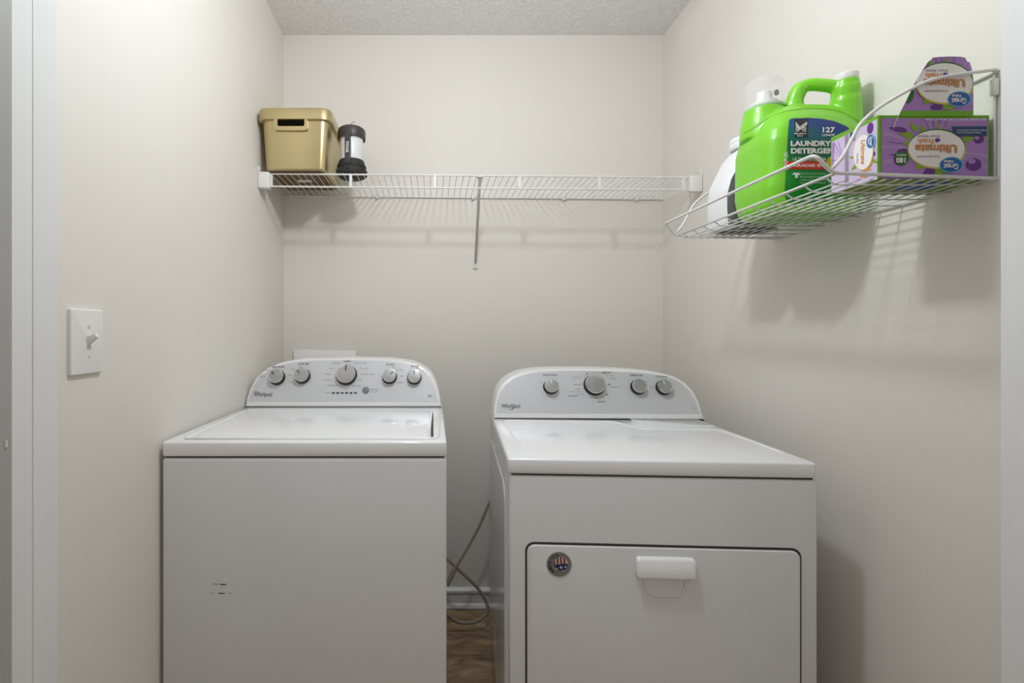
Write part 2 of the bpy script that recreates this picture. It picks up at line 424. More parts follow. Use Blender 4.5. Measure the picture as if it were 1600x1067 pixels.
for (x, y, r, an) in ((430.5, 587, 11.3, -45), (470.3, 585, 11.3, -45), (539.7, 583, 15.2, 0), (608.0, 586, 10.7, 45), (647.0, 587, 10.6, 0)):
    knob(ws, pw, x, y, r, an)
bt = pw.at(571.5, 609.5, .003); bm = B(); lathe(bm, [(0, -.003), (.0125, -.003), (.0125, 0), (.011, .001), (0, .0012)], bt, pw.n, 28)
sb = obj('start_button', bm, mat('button_grey', (128, 128, 128), .4), ws, smooth=True)
T = lambda bm, s, x0, y0, x1, y1, **k: text(bm, lambda x, y: pw.at(x, y, .0012), s, x0, y0, x1, y1, **k)
bm = B(); T(bm, 'Whirlpool', 396.5, 612.5, 425, 621.5, bold=.012); T(bm, 'cabrio', 397, 610.4, 404, 612.2)
for s, x0, y0, x1 in (('FABRIC SOFTENER', 424, 571.8, 445), ('WATER TEMP', 466, 567.3, 483), ('NORMAL', 537, 563.4, 549), ('SOIL LEVEL', 603, 568, 616), ('OPTIONS', 642, 571, 654), ('8.0', 669, 616.8, 674)):
    T(bm, s, x0, y0, x1, y0+2.3, bold=.015)
obj_pieces('lettering', bm, INK, cw)
bm = B()
for s, x0, y0, x1, y1 in (('Added', 405, 586.6, 414, 588.6), ('No', 415, 576.8, 421, 578.6), ('Hot', 455, 575.6, 461, 577.6), ('Warm', 449, 585.5, 456, 587.4), ('Cool', 452, 595.6, 458, 597.5), ('Tap Cold', 459, 599.6, 468, 601.6), ('Cold', 467, 572.6, 472, 574.3),
    ('Casual', 519, 566, 531, 568), ('Colors', 514, 574.4, 522, 576.4), ('Delicate', 508, 583.4, 517, 585.5), ('Heavy Duty', 505, 592.8, 518, 595), ('Rinse & Drain Spin', 513, 601.2, 533, 603.6), ('Bulky Items Sheets', 553, 566, 573, 568.2), ('Towels', 562, 574.2, 575, 576.4), ('Normal Quick Wash', 563, 583.6, 585, 585.8),
    ('Soak', 559, 592.8, 565, 595), ('Clean Washer', 551, 601.4, 565, 603.6), ('Spin', 538, 607, 544, 609), ('Extra Heavy', 620, 576.6, 631, 578.8), ('Light', 625, 586.3, 631, 588.4), ('Pre Soak', 620, 596.2, 630, 598.4), ('Heavy', 612, 572.4, 618, 574.2), ('On', 659, 578.4, 663, 580.2), ('Off', 650, 574, 654, 575.6),
    ('Sensing', 508.5, 612.4, 516, 614.4), ('Start/Pause', 579, 607.2, 591, 609.2), ('Lid Locked', 579.5, 611, 590, 612.8), ('cu. ft. capacity', 666.5, 619.4, 677, 621)):
    T(bm, s, x0, y0, x1, y1, bold=.0)
obj_pieces('lettering', bm, INKL, cw)
for i in range(6):
    x = 518.7+i*6.9; bm = B(); prism(bm, [pw.at(*q, .002) for q in ((x, 612.6), (x+4.2, 612.6), (x+4.2, 615), (x, 615))], -pw.n*.002)
    obj('indicator_light', bm, INK, cw)
# scuffs on the cabinet front
pf = Plane((0, wy0, 0), (0, -1, 0))
bm = B()
for q in (((331, 911.8), (341, 912.2), (341.5, 913.2), (334, 912.8)), ((343.5, 912.2), (350, 911.8), (355.5, 913), (350, 914.4), (344.5, 914)), ((340, 926.5), (346, 925.8), (353, 926.6), (350, 927.8), (342, 927.9)), ((329, 926.5), (333, 926.2), (333, 927), (330, 927.2)), ((356, 926), (362, 926.6), (361, 927.2), (357, 926.9))):
    decal(bm, pf, q, .0005)
obj('scuff_mark', bm, flat('scuff', (112, 106, 92)), ws)

# ================================================================== DRYER
yaw = -math.radians(3.1)
ux = Vector((math.cos(yaw), math.sin(yaw), 0)); uy = Vector((-math.sin(yaw), math.cos(yaw), 0))
dz = ZC-.307; dw, dd = .712, .70
DO = Vector((.181, 1.1305, 0))
dr = thing('clothes_dryer', DO, 'white front-loading clothes dryer on the right, turned slightly, round sticker on its door', 'clothes dryer', rz=yaw)
def L(name, bm, m, par=dr, **k): return obj(name, bm, m, par, local=True, **k)
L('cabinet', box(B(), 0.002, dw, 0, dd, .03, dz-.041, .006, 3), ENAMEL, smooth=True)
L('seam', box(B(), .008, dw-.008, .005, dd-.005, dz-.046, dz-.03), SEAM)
L('top_panel', box(B(), -.002, dw-.004, -.002, dd, dz-.037, dz, .006, 3), ENAMEL_LIT, smooth=True)
for x in (.05, dw-.05):
    for y in (.05, dd-.05):
        L('foot', lathe(B(), [(0, 0), (.02, 0), (.02, .012), (.01, .014), (.01, .034), (0, .034)], (x, y, 0), n=16), BLACKR, smooth=True)
# side panel relief
side = [(0.002, y, z) for y, z in rrect(.10, .12, dd-.03, dz-.10, .05)]
L('side_panel', prism(B(), side, (-.003, 0, 0), 0), ENAMEL, smooth=True)
L('side_bead', tube(B(), [(.001, .035, .06), (.001, .035, dz-.06)], .003, 8), ENAMEL, smooth=True)
L('side_bead', tube(B(), [(.001, .060, .06), (.001, .060, dz-.06)], .003, 8), ENAMEL, smooth=True)
tri = [(.001, .30, .42), (.001, .42, .30), (.001, .42, .24), (.001, .30, .12)]
L('side_bead', tube(B(), fillet(tri, .02), .003, 8), ENAMEL, smooth='all')
# embossed top: beads tracing the pressed panel and the lint-screen lid
def bead(name, pts, r=.003, z=0, m=ENAMEL_LIT): return L(name, tube(B(), fillet([(x, y, dz+z) for x, y in pts], .02), r, 8), m, smooth='all')
bead('top_bead', [(.040, .07), (.033, .475), (.40, .475), (.445, .36), (dw-.028, .36), (dw-.020, .085)], .005, -.0028)
L('lint_screen_lid', prism(B(), [(x, y, dz+.0032) for x, y in rrect(.468, .408, dw-.016, .52, .006)], (0, 0, -.005), .0018, 2), ENAMEL_LIT, smooth=True)
# door, groove, handle
def DP(off=0): return Plane(DO-uy*off, -uy)
pd = Plane(DO, -uy)
def loc(p): q = p-DO; return (q.dot(ux), q.dot(uy), q.z)
a = loc(pd.at(820.5, 846)); b = loc(pd.at(1252, 849)); x0, z1 = a[0], a[2]; x1 = b[0]; z0 = .17
g = [(x, -.0006, z) for x, z in rrect(x0, z0, x1, z1, .022)]
L('door_gap', prism(B(), g, (0, .003, 0)), SEAM)
g = [(x, -.005, z) for x, z in rrect(x0+.0045, z0+.0045, x1-.0045, z1-.0060, .018)]
door = L('door', prism(B(), g, (0, .006, 0), .003, 3), ENAMEL, smooth=True)
h0 = loc(pd.at(991, 867)); h1 = loc(pd.at(1084.5, 902))
g = [(x, -.026, z) for x, z in rrect(h0[0]+.008, h1[2]+.002, h1[0]-.008, h0[2]-.010, .008)]
bm = B()
hx0, hx1, hz0, hz1 = h0[0], h1[0], h1[2], h0[2]
prism(bm, [(x, -.018, z) for x, z in rrect(hx0+.001, hz0, hx1-.001, hz1, .009)], (0, .0135, 0), .006, 4)
for v in bm.verts:      # the top slopes back towards the door
    if v.co.z > hz1-.0115 and v.co.y < -.008: v.co.y += .006*(v.co.z-(hz1-.0115))/.0115
L('door_handle', bm, ENAMEL_LIT, door, smooth=True)
# finger recess under the handle
rc0 = loc(pd.at(1003, 903)); rc1 = loc(pd.at(1072, 930)); xm0, xm1, zb = rc0[0], rc1[0], rc1[2]
U = [(xm0, -.0052, hz0+.004), (xm0+.008, -.0052, zb+.010), (xm0+.022, -.0052, zb), (xm1-.022, -.0052, zb), (xm1-.008, -.0052, zb+.010), (xm1, -.0052, hz0+.004)]
L('finger_recess', tube(B(), fillet(U, .02), .0032, 8), ENAMEL, door, smooth='all')
# round sticker
st = thing_c = loc(pd.at(873.5, 881.5, .005)); sr = .0292
def SP(x, z, off): return (st[0]+x*sr, -.0052-off, st[2]+z*sr)
bm = B(); bm.faces.new([bm.verts.new(SP(math.cos(2*math.pi*k/36), math.sin(2*math.pi*k/36), .0006)) for k in range(36)])
bmesh.ops.recalc_face_normals(bm, faces=bm.faces)
sti = L('sticker', prism(B(), [SP(math.cos(2*math.pi*k/36), math.sin(2*math.pi*k/36), .0008) for k in range(36)], (0, .001, 0)), flat('sticker_grey', (104, 106, 104)), door, label='round grey sticker with a flag disc and black lettering')
bm.free()
def circ(cx_, cz_, r, n=28, rx=1): return [(cx_+r*rx*math.cos(2*math.pi*k/n), cz_+r*math.sin(2*math.pi*k/n)) for k in range(n)]
def sdec(polys, off, m, nm='sticker_print'):
    bm = B()
    for p in polys:
        if len(p) > 2: bm.faces.new([bm.verts.new(SP(x, z, off)) for x, z in p])
    L(nm, bm, m, door)
disc = circ(.14, .08, .56)
sdec([circ(0, 0, .99)], .0010, flat('sticker_edge', (140, 140, 132)))
sdec([circ(0, 0, .93)], .0012, flat('sticker_ring', (126, 127, 120)))
sdec([disc], .0014, flat('sticker_white', (206, 186, 178)))
str_ = []
for i in range(4):
    xx = -.42+i*.27; str_.append(clip([(xx-.06, .9), (xx+.06, .9), (xx+.10, -.1), (xx-.02, -.1)], disc))
sdec(str_, .0016, flat('sticker_maroon', (112, 44, 36)))
sdec([clip([(-.6, -.05), (.0, .02), (.4, .12), (.9, .0), (.9, -.8), (-.6, -.8)], disc)], .0018, flat('sticker_blue', (34, 44, 92)))
star = []
for cx_, cz_, r in ((.14, -.22, .17), (-.22, -.34, .12), (.50, -.16, .13), (.30, -.48, .09)):
    star.append([(cx_+(r if k % 2 == 0 else r*.42)*math.sin(math.pi*k/5+.2), cz_+(r if k % 2 == 0 else r*.42)*math.cos(math.pi*k/5+.2)) for k in range(10)])
sdec(star, .0020, flat('sticker_star', (206, 212, 226)))
bm = B()
word = 'AMERICA'
for i, ch in enumerate(word):
    a = math.radians(228-i*21)
    v_, f_ = text_polys(ch, .02)
    mw = max(v[0] for v in v_); nv = []
    for x, y in v_:
        lx, ly = (x-mw/2)*.36, (y)*.36+.655
        t = a-math.pi/2; nv.append(bm.verts.new(SP(lx*math.cos(t)-ly*math.sin(t), lx*math.sin(t)+ly*math.cos(t), .0021)))
    for f in f_: bm.faces.new([nv[i_] for i_ in f])
L('sticker_lettering', bm, P_BLACK, door)
# console of the dryer
bp_ = DO+ux*.026+uy*.5065
pdc = Plane(Vector((bp_.x, bp_.y, dz)), -uy*.171+Vector((0, 0, .070)))
out_d = [(771, 654), (771.2, 640), (773.5, 625), (778, 610), (787, 597), (800, 587.5), (815, 581.5), (838, 577.8), (865, 576.4), (894, 576), (952, 576.6), (997, 578.8), (1031, 582.5), (1054, 588.5), (1069.5, 597), (1083, 610.5), (1092, 626), (1101, 655.5)]
face_d = [(775.5, 645.5), (775.8, 638), (778, 625), (782.5, 612), (791, 600.5), (803, 591.5), (818, 585.5), (840, 581.5), (866, 579.8), (894, 579.2), (952, 579.8), (996, 581.8), (1029, 585.5), (1051, 591), (1065, 599), (1077.5, 611.5), (1087, 627), (1094.5, 646.8)]
cd = console(dr, pdc, uy*.12, out_d, face_d)
bm = B(); a = loc(pdc.at(773, 654.4)); b = loc(pdc.at(1100, 656)); box(bm, a[0], b[0], a[1]-.002, a[1]+.02, dz-.0005, dz+.0022); L('console_gap', bm, SEAM)
for (x, y, r, an, ln) in ((862.2, 602.0, 10.8, 0, 1), (931.0, 599.3, 15.2, 90, 0), (1000.2, 602.5, 10.8, 0, 0), (1040.3, 603.3, 10.8, -15, 1)):
    knob(dr, pdc, x, y, r, an, bool(ln), False)
T = lambda bm, s, x0, y0, x1, y1, **k: text(bm, lambda x, y: pdc.at(x, y, .0012), s, x0, y0, x1, y1, **k)
bm = B(); T(bm, 'Whirlpool', 783.5, 631, 812.5, 639.5, bold=.012)
sw = [Vector(p+(0,)) for p in ((796, 638.5), (798, 640.4), (801.5, 639.2), (804.5, 635.5), (804.8, 632.2), (802.5, 631), (800.5, 632.6))]
sp = spline(sw, 5); pv = None
for i in range(len(sp)-1):
    d = (sp[i+1]-sp[i]).normalized(); nrm = Vector((-d.y, d.x, 0))*.32
    bm.faces.new([bm.verts.new(pdc.at(q.x, q.y, .0012)) for q in (sp[i]-nrm, sp[i+1]-nrm, sp[i+1]+nrm, sp[i]+nrm)])
for s, x0, y0, x1 in (('WRINKLE SHIELD', 848, 584.6, 871), ('TIMED DRY', 940, 581, 956), ('TEMPERATURE', 984, 585.2, 1004), ('CYCLE SIGNAL', 1024, 587.2, 1043), ('AUTO DRY', 888, 617.4, 903), ('AIR DRY', 934, 626.4, 946), ('OFF', 915, 583, 919), ('OFF', 950, 599.6, 954), ('OFF', 946, 615.4, 951)):
    T(bm, s, x0, y0, x1, y0+2.3, bold=.015)
obj_pieces('lettering', bm, INK, cd)
bm = B()
for s, x0, y0, x1, y1 in (('On', 843, 596, 846, 597.6), ('Heavy Duty', 893, 588.6, 909, 590.6), ('Normal', 897, 599.6, 908, 601.4), ('Casual', 899, 606.8, 908, 608.6), ('Automatic Dry', 889, 611, 909, 613), ('Delicates', 904, 615.2, 914, 616.8), ('50 Min', 947, 586, 959, 588), ('30 Min', 951, 590.8, 964, 592.6), ('Wrinkle Control', 954, 603.8, 970, 605.6),
    ('20', 925, 581.2, 928, 582.8), ('30', 930, 581.2, 933, 582.8), ('40', 936, 582.2, 939, 583.8), ('60 40 20', 921, 620.4, 933, 622.2), ('10', 941, 620.6, 944, 622.2), ('Low', 1009, 594.8, 1015, 596.4), ('Medium', 1016, 604.6, 1022, 606.4), ('Off', 1052, 599.6, 1055, 601), ('7.0 cu. ft.', 1080, 637.8, 1088, 639.6)):
    T(bm, s, x0, y0, x1, y1)
obj_pieces('lettering', bm, INKL, cd)

# ================================================================== HOSES in the gap
hs = spline([W(778, 760, 1.93), W(764, 787, 1.93), W(747, 826, 1.93), W(727, 862, 1.92), W(711, 889, 1.91), W(700, 909, 1.90), W(680, 935, 1.89), W(665, 945, 1.885)], 8)
h1_ = thing('water_hose', hs[0], 'braided steel hose slanting down the gap between the machines', 'hose')
obj('hose', tube(B(), hs, .0058, 12), HOSE, h1_, smooth='all')
obj('crimp_sleeve', tube(B(), [W(711, 889, 1.91), W(698, 914, 1.90)], .0092, 14), mat('sleeve_steel', (190, 180, 162), .4, metal=.6), h1_, smooth=True)
hs = spline([W(640, 838, 1.95), W(675, 858, 1.965), W(697, 872, 1.975), W(722, 895, 1.97), (W(745, 917, 1.97)), W(760, 941, 1.96), W(761, 957, 1.95), W(748, 969, 1.94), W(730, 973, 1.93), W(712, 970, 1.93), W(697, 958, 1.92), W(675, 938, 1.94), W(660, 925, 1.95)], 8)
h2 = thing('drain_hose', hs[20], 'grey braided hose curling in a loop above the floor between the machines', 'hose')
obj('hose', tube(B(), hs, .0068, 12), HOSE, h2, smooth='all')
# wall outlet box behind the washer
ob = thing('outlet_box', (-.485, YB, ZC-.2), 'white wall outlet box behind the washer console', 'outlet box')
pts = [(-.624, YB-.018, ZC-.087), (-.347, YB-.018, ZC-.092), (-.347, YB-.018, ZC-.33), (-.624, YB-.018, ZC-.33)]
obj('cover', prism(B(), pts, (0, .012, 0), .003, 2), mat('cover_white', (246, 246, 244), .35), ob, smooth=True)
obj('back_box', box(B(), -.615, -.356, YB-.007, YB-.0001, ZC-.325, ZC-.097), PLASTIC, ob)

# ================================================================== LIGHT SWITCH
sw_ = thing('light_switch', (XL, .911, ZC-.022), 'white toggle light switch on the left wall', 'light switch')
bm = B(); prism(bm, [(XL+.0075, y, z) for y, z in rrect(.868, ZC-.0845, .953, ZC+.0405, .003)], (-.0074, 0, 0), .006, 4); obj('plate', bm, PLASTIC, sw_, smooth=True)
for z in (ZC+.007, ZC-.050):
    obj('screw', lathe(B(), [(0, 0), (.0034, 0), (.003, .0012), (0, .0014)], (XL+.0074, .913, z), (1, 0, 0), 16), GREYMETAL, sw_, smooth=True)
obj('toggle_slot', box(B(), XL+.0070, XL+.0079, .907, .919, ZC-.036, ZC-.010), GREYMETAL, sw_)
obj('toggle', prism(B(), [(XL+.006, .9085, ZC-.030), (XL+.006, .9085, ZC-.013), (XL+.022, .9085, ZC-.006), (XL+.025, .9085, ZC-.013)], (0, .009, 0), .0012, 2, True), PLASTIC, sw_, smooth=True)

# ================================================================== BACK WIRE SHELF
SZ = ZC+.6055; SF, SB = 1.822, YB-.004; sl, srr = XL+.040, XR-.040
tilt = math.radians(.5)
sh = thing('wire_shelf', (XL, SF, SZ), 'long white wire shelf across the back wall above the machines', 'shelf', ry=tilt)
LZ = lambda name, bm, m=WIRE, par=sh, **k: obj(name, bm, m, par, local=True, **k)
WD = XR-XL
R_ = .0034; SD = SB-SF
LZ('rail', tube(B(), [(.02, 0, 0), (WD-.02, 0, 0)], R_, 10), smooth=True)
LZ('rail', tube(B(), [(.02, -.001, -.049), (WD-.02, -.001, -.049)], R_, 10), smooth=True)
LZ('rail', tube(B(), [(.006, SD-.003, -.002), (WD-.006, SD-.003, -.002)], R_*.9, 10), smooth=True)
wr = LZ('wire', tube(B(), [(0, 0, .0036), (0, SD, .0020)], .0016, 6), smooth=True)
n = 64; stp = (WD-.075)/(n-1); wr.location = (.04, 0, 0)
for i in range(1, n): copy_part(wr, (.04+i*stp, 0, 0), sh)
ps = None
for px in (424, 548, 680, 812, 937, 1068):
    x = (px-PX)/404-XL; bm = box(B(), -.0055, .0055, -.0025, .0025, -.049, .001, .001, 1)
    if ps is None: ps = LZ('lip_tie', bm, WIRE); ps.location = (x, 0, 0)
    else: copy_part(ps, (x, 0, 0), sh)
for s, nm in ((0, 1), (1, 1)):
    xa, xb = (0.001, .046) if s == 0 else (WD-.046, WD-.001)
    bm = box(B(), xa, xb, -.014, .012, -.058, .0045, .004, 3)
    e = LZ('end_bracket', bm, PLASTIC, smooth=True)
    xm = (.0, .006) if s == 0 else (WD-.006, WD)
    bm = box(B(), min(xm), max(xm), -.012, .010, .004, .026, .002, 2); LZ('bracket_tab', bm, PLASTIC, e, smooth=True)
    sx = .007 if s == 0 else WD-.007
    LZ('screw', lathe(B(), [(0, 0), (.0045, 0), (.003, .002), (0, .0025)], (sx, 0, .018), (1 if s == 0 else -1, 0, 0), 14), GREYMETAL, e, smooth=True)
for px in (480, 590, 738.5, 880, 993):
    x = (px-PX)/346.6-XL
    c = LZ('wall_clip', box(B(), x-.007, x+.007, SD-.010, SD+.0035, -.012, .014, .003, 2), PLASTIC, smooth=True)
    LZ('screw', lathe(B(), [(0, 0), (.0032, 0), (.002, .0015), (0, .002)], (x, SD-.010, .008), (0, -1, 0), 12), GREYMETAL, c, smooth=True)
# diagonal brace, coloured grey to carry the shade under the shelf
tx, bx = .181-XL, .192-XL
ftz = .300-.6055
br = LZ('brace', tube(B(), fillet([(tx, -.004, -.001), (tx, .012, -.012), (bx, SD-.006, ftz+.01)], .01), .0062, 10), GREYMETAL, smooth='all')
LZ('brace_hook', box(B(), tx-.013, tx+.013, -.008, .010, -.009, -.0035, .002, 1), GREYMETAL, br)
LZ('brace_foot', box(B(), bx-.010, bx+.010, SD-.006, SD+.0035, ftz-.015, ftz+.014, .003, 2), PLASTIC, br, smooth=True)
LZ('screw', lathe(B(), [(0, 0), (.004, 0), (.003, .0015), (0, .002)], (bx, SD-.006, ftz-.002), (0, -1, 0), 14), GREYMETAL, br, smooth=True)

# ================================================================== GOLD BIN
def zs(x): return SZ-(x-XL)*math.tan(tilt)+.0078
bz = zs(-.53)
bn = thing('storage_bin', (-.53, 1.93, bz), 'gold lidded plastic storage bin with cut-out handle on the back shelf', 'storage bin')
def rbox(x0, x1, y0, y1, z, r): return [(x, y, z) for x, y in rrect(x0, y0, x1, y1, r, 6)]
def loft(bm, loops, cap=True):
    R = [[bm.verts.new(p) for p in l] for l in loops]; n = len(R[0])
    for a, b in zip(R, R[1:]):
        for k in range(n): bm.faces.new((a[k], a[(k+1) % n], b[(k+1) % n], b[k]))
    if cap: bm.faces.new(R[0][::-1]); bm.faces.new(R[-1])
    return bm
bx0, bx1, by0, by1 = -.644, -.412, 1.796, 2.070
zt = ZC+.803
bm = loft(B(), [rbox(bx0+.008, bx1-.008, by0+.008, by1-.008, bz, .022), rbox(bx0+.001, bx1-.001, by0+.001, by1-.001, bz+.004, .026), rbox(bx0, bx1, by0, by1, bz+.010, .027), rbox(bx0-.011, bx1+.014, by0-.010, by1+.010, zt, .032)])
body = obj('bin_body', bm, GOLD, bn, smooth=True)
obj('bin_base', loft(B(), [rbox(bx0+.012, bx1-.012, by0+.012, by1-.012, bz-.0012, .02), rbox(bx0+.010, bx1-.010, by0+.010, by1-.010, bz+.001, .02)]), GOLDB, bn)
bm = B(); xx = W(470, 284, 1.90)
obj('base_sticker', box(B(), -.553, -.497, 1.915, 1.940, bz-.0020, bz-.0012), P_WHITE, bn, label='small pale sticker under the bin')
lx0, lx1, ly0, ly1 = -.6695, -.387, 1.775, 2.092; z0, z1 = ZC+.7955, ZC+.8425
bm = loft(B(), [rbox(lx0+.004, lx1-.004, ly0+.004, ly1-.004, z0, .036), rbox(lx0+.001, lx1-.001, ly0+.001, ly1-.001, z0+.002, .038), rbox(lx0, lx1, ly0, ly1, z1-.010, .040), rbox(lx0+.003, lx1-.003, ly0+.003, ly1-.003, z1-.003, .038), rbox(lx0+.010, lx1-.010, ly0+.010, ly1-.010, z1, .034), rbox(lx0+.018, lx1-.018, ly0+.018, ly1-.018, z1-.004, .030)])
obj('bin_lid', bm, GOLD, bn, smooth=True)
pbn = Plane((0, 1.787, ZC+.79), (0, -1, -.05))
bm = B()
fo = [pbn.at(x, y, .0095) for x, y in rrect(427.5, 180, 480.5, 203.5, 5)]
fi = [pbn.at(x, y, .0095) for x, y in rrect(433.5, 181, 475.5, 197, 2.5)]
fb = [p+Vector((0, .008, 0)) for p in fo]; fib = [p+Vector((0, .008, 0)) for p in fi]
loft(bm, [fb, fo, fi, fib], cap=False)
obj('handle_frame', bm, GOLD, bn, smooth=True)
obj('opening_shade_plate', prism(B(), [pbn.at(x, y, .0045) for x, y in rrect(433.5, 181, 475.5, 197, 2)], (0, .004, 0)), OPENING_SHADE, bn)  # near-black plate on the closed body stands for the shaded inside

# ================================================================== LANTERN
lx, ly = -.3265, 1.885; lz = zs(lx)
ln = thing('camping_lantern', (lx, ly, lz), 'black and clear camping lantern standing beside the gold bin', 'lantern')
bm = lathe(B(), [(0, 0), (.050, 0), (.056, .004), (.0585, .012), (.0585, .026), (.0555, .032), (.0575, .035), (.0575, .044), (.0535, .049), (.0515, .058), (.049, .064), (.0, .064)], (lx, ly, lz), n=48)
lb = obj('lantern_base', bm, BLACKR, ln, smooth=True)
for i in range(24):
    a = 2*math.pi*i/24; c_ = Vector((lx+.0585*math.cos(a), ly+.0585*math.sin(a), lz))
    rb = obj('grip_rib', box(B(), c_.x-.003, c_.x+.003, c_.y-.003, c_.y+.003, lz+.006, lz+.026, .001, 1), BLACKR, lb)
obj('globe', lathe(B(), [(0, .062), (.0455, .062), (.0465, .066), (.0465, .158), (.044, .164), (0, .164)], (lx, ly, lz), n=40), FROST, ln, smooth=True)
obj('lantern_cap', lathe(B(), [(0, .158), (.049, .156), (.0535, .150), (.0550, .156), (.0555, .178), (.053, .188), (.046, .194), (.02, .198), (0, .199)], (lx, ly, lz), n=48), BLACKP, ln, smooth=True)
# strut in front with the lettering strip
dirv = Vector((-.13, -.975, 0)).normalized(); sv = Vector((-dirv.y, dirv.x, 0)); sv = sv if sv.x > 0 else -sv
def S(u, v, d): p = Vector((lx, ly, lz))+dirv*(.049+d)+sv*u; p.z += v; return p
for k in range(2):
    a = k*math.pi; rot = Matrix.Rotation(a, 3, 'Z'); dv, s2 = rot@dirv, rot@sv
    def S2(u, v, d): p = Vector((lx, ly, lz))+dv*(.049+d)+s2*u; p.z += v; return p
    out = [(-.016, .158), (-.0105, .145), (-.010, .060), (-.013, .045), (.013, .045), (.010, .060), (.0105, .145), (.016, .158)]
    q = obj('strut', prism(B(), [S2(u, v, .007) for u, v in out], -dv*.011, .002, 2), BLACKP, ln, smooth=True)
    if k == 0: strut = q
bm = B(); bm.faces.new([bm.verts.new(S(u, v, .0074)) for u, v in ((-.0050, .082), (.0042, .082), (.0060, .123), (-.0030, .123))]); obj('name_strip', bm, P_WHITE, strut)
bm = B(); text(bm, lambda x, y: S(x, y, .0079), 'Coleman', -.0032, .121, .0040, .085, bold=.03, rot=-90); obj_pieces('lettering', bm, P_BLACK, strut)
hk = [(lx-.012, ly, lz+.195), (lx-.010, ly, lz+.205), (lx+.006, ly-.004, lz+.222), (lx+.017, ly-.006, lz+.216), (lx+.019, ly-.006, lz+.195)]
obj('hanging_hook', tube(B(), spline(hk, 6), .0018, 8), CHROME, ln, smooth='all')

# ================================================================== RIGHT WIRE RACK
yn, yf = .864, 1.425
rk = thing('wire_rack', (XR, (yn+yf)/2, ZC+.27), 'white wire basket rack with curved end wires on the right wall', 'rack')
pe = Plane((0, yn, 0), (0, -1, 0)); pfar = Plane((0, yf, 0), (0, -1, 0))
def WR(name, pts, r, smooth='all', par=rk): return obj(name, tube(B(), pts, r, 10), WIRE, par, smooth=smooth)
xm, zm = .738, ZC+.288; xt, zt_ = .7005, ZC+.3225; dk = ZC+.2745
# long top wire that runs down at both ends and along the end to the wall
WR('top_wire', fillet([(XR-.004, yn, ZC+.2785), (.732, yn, ZC+.2885), (xt, yn+.001, zt_), (xt, yf, zt_), (.732, yf, ZC+.286), (XR-.004, yf, ZC+.2775)], .013, 7), .0034)
WR('front_wire', [(xm, yn+.002, zm), (xm+.003, yf-.002, zm-.001)], .0030)
# curved end wires
cpx = [(1301, 263), (1317, 244), (1332, 216), (1346, 192), (1375, 167), (1429, 136), (1467, 122), (1519, 113.5), (1555.5, 108.8)]
cp = [pe.at(x, y) for x, y in cpx]
WR('end_wire', spline(cp, 6), .0032)
cf = []
for p in cp:
    cf.append(Vector((p.x+.004*(XR-p.x)/.3, yf, p.z)))
WR('end_wire', spline([p for p in cf], 6), .0032)
hw = ZC+.478
WR('back_wire', [(XR-.004, yn, hw-.004), (XR-.004, yf, hw-.004)], .0026)
WR('back_wire', [(XR-.004, yn, dk+.003), (XR-.004, yf, dk+.003)], .0030)
for y in (yn+.003, (yn+yf)/2, yf-.003): WR('upright_wire', [(XR-.0025, y, dk), (XR-.0025, y, hw)], .0019)
obj('wall_clip', box(B(), XR-.012, XR-.0002, yn-.0035, yn+.005, ZC+.430, ZC+.462, .003, 2), PLASTIC, rk, smooth=True)
obj('wall_clip', box(B(), XR-.012, XR-.0002, yf-.014, yf-.0045, ZC+.430, ZC+.462, .003, 2), PLASTIC, rk, smooth=True)
# deck: cross wires rising to the front wire, and long wires
cwp = fillet([(xm+.001, 0, zm), (xm+.018, 0, dk), (XR-.004, 0, dk)], .008, 3)
cwo = WR('cross_wire', cwp, .0016); ys = [yn+.024+i*.0505 for i in range(11)]
FR = FRAME[rk.name]
cwo.location = (0, ys[0], 0)
for y in ys[1:]: copy_part(cwo, (0, y, 0), rk)
lwo = WR('long_wire', [(0, yn, dk+.0022), (0, yf, dk+.0022)], .0016)
xs = [xm+.021+i*.0235 for i in range(12)]; lwo.location = (xs[0], 0, 0)
for x in xs[1:]: copy_part(lwo, (x, 0, 0), rk)
DT = dk+.0042      # top of the deck

# ================================================================== GREEN JUG
gj = thing('detergent_jug', (.905, 1.155, DT), 'bright green laundry detergent jug with clear cap on the wire rack', 'jug')
gx, gy, hx, hy = .903, 1.172, .118, .090
z = DT
rings = [(gx, gy, hx-.026, hy-.022, z, 3.4), (gx, gy, hx-.012, hy-.010, z+.006, 3.8), (gx, gy, hx-.005, hy-.004, z+.018, 4.2), (gx, gy, hx, hy, z+.06, 4.6), (gx, gy, hx-.001, hy-.001, z+.17, 4.4),
    (gx+.001, gy, hx-.005, hy-.005, z+.195, 4.2), (gx+.004, gy, hx-.015, hy-.014, z+.222, 3.6), (gx+.004, gy, hx-.028, hy-.026, z+.244, 3.2), (gx+.004, gy, hx-.046, hy-.040, z+.260, 2.8), (gx+.004, gy, hx-.072, hy-.060, z+.269, 2.4)]
bm = srings(B(), rings, 64)
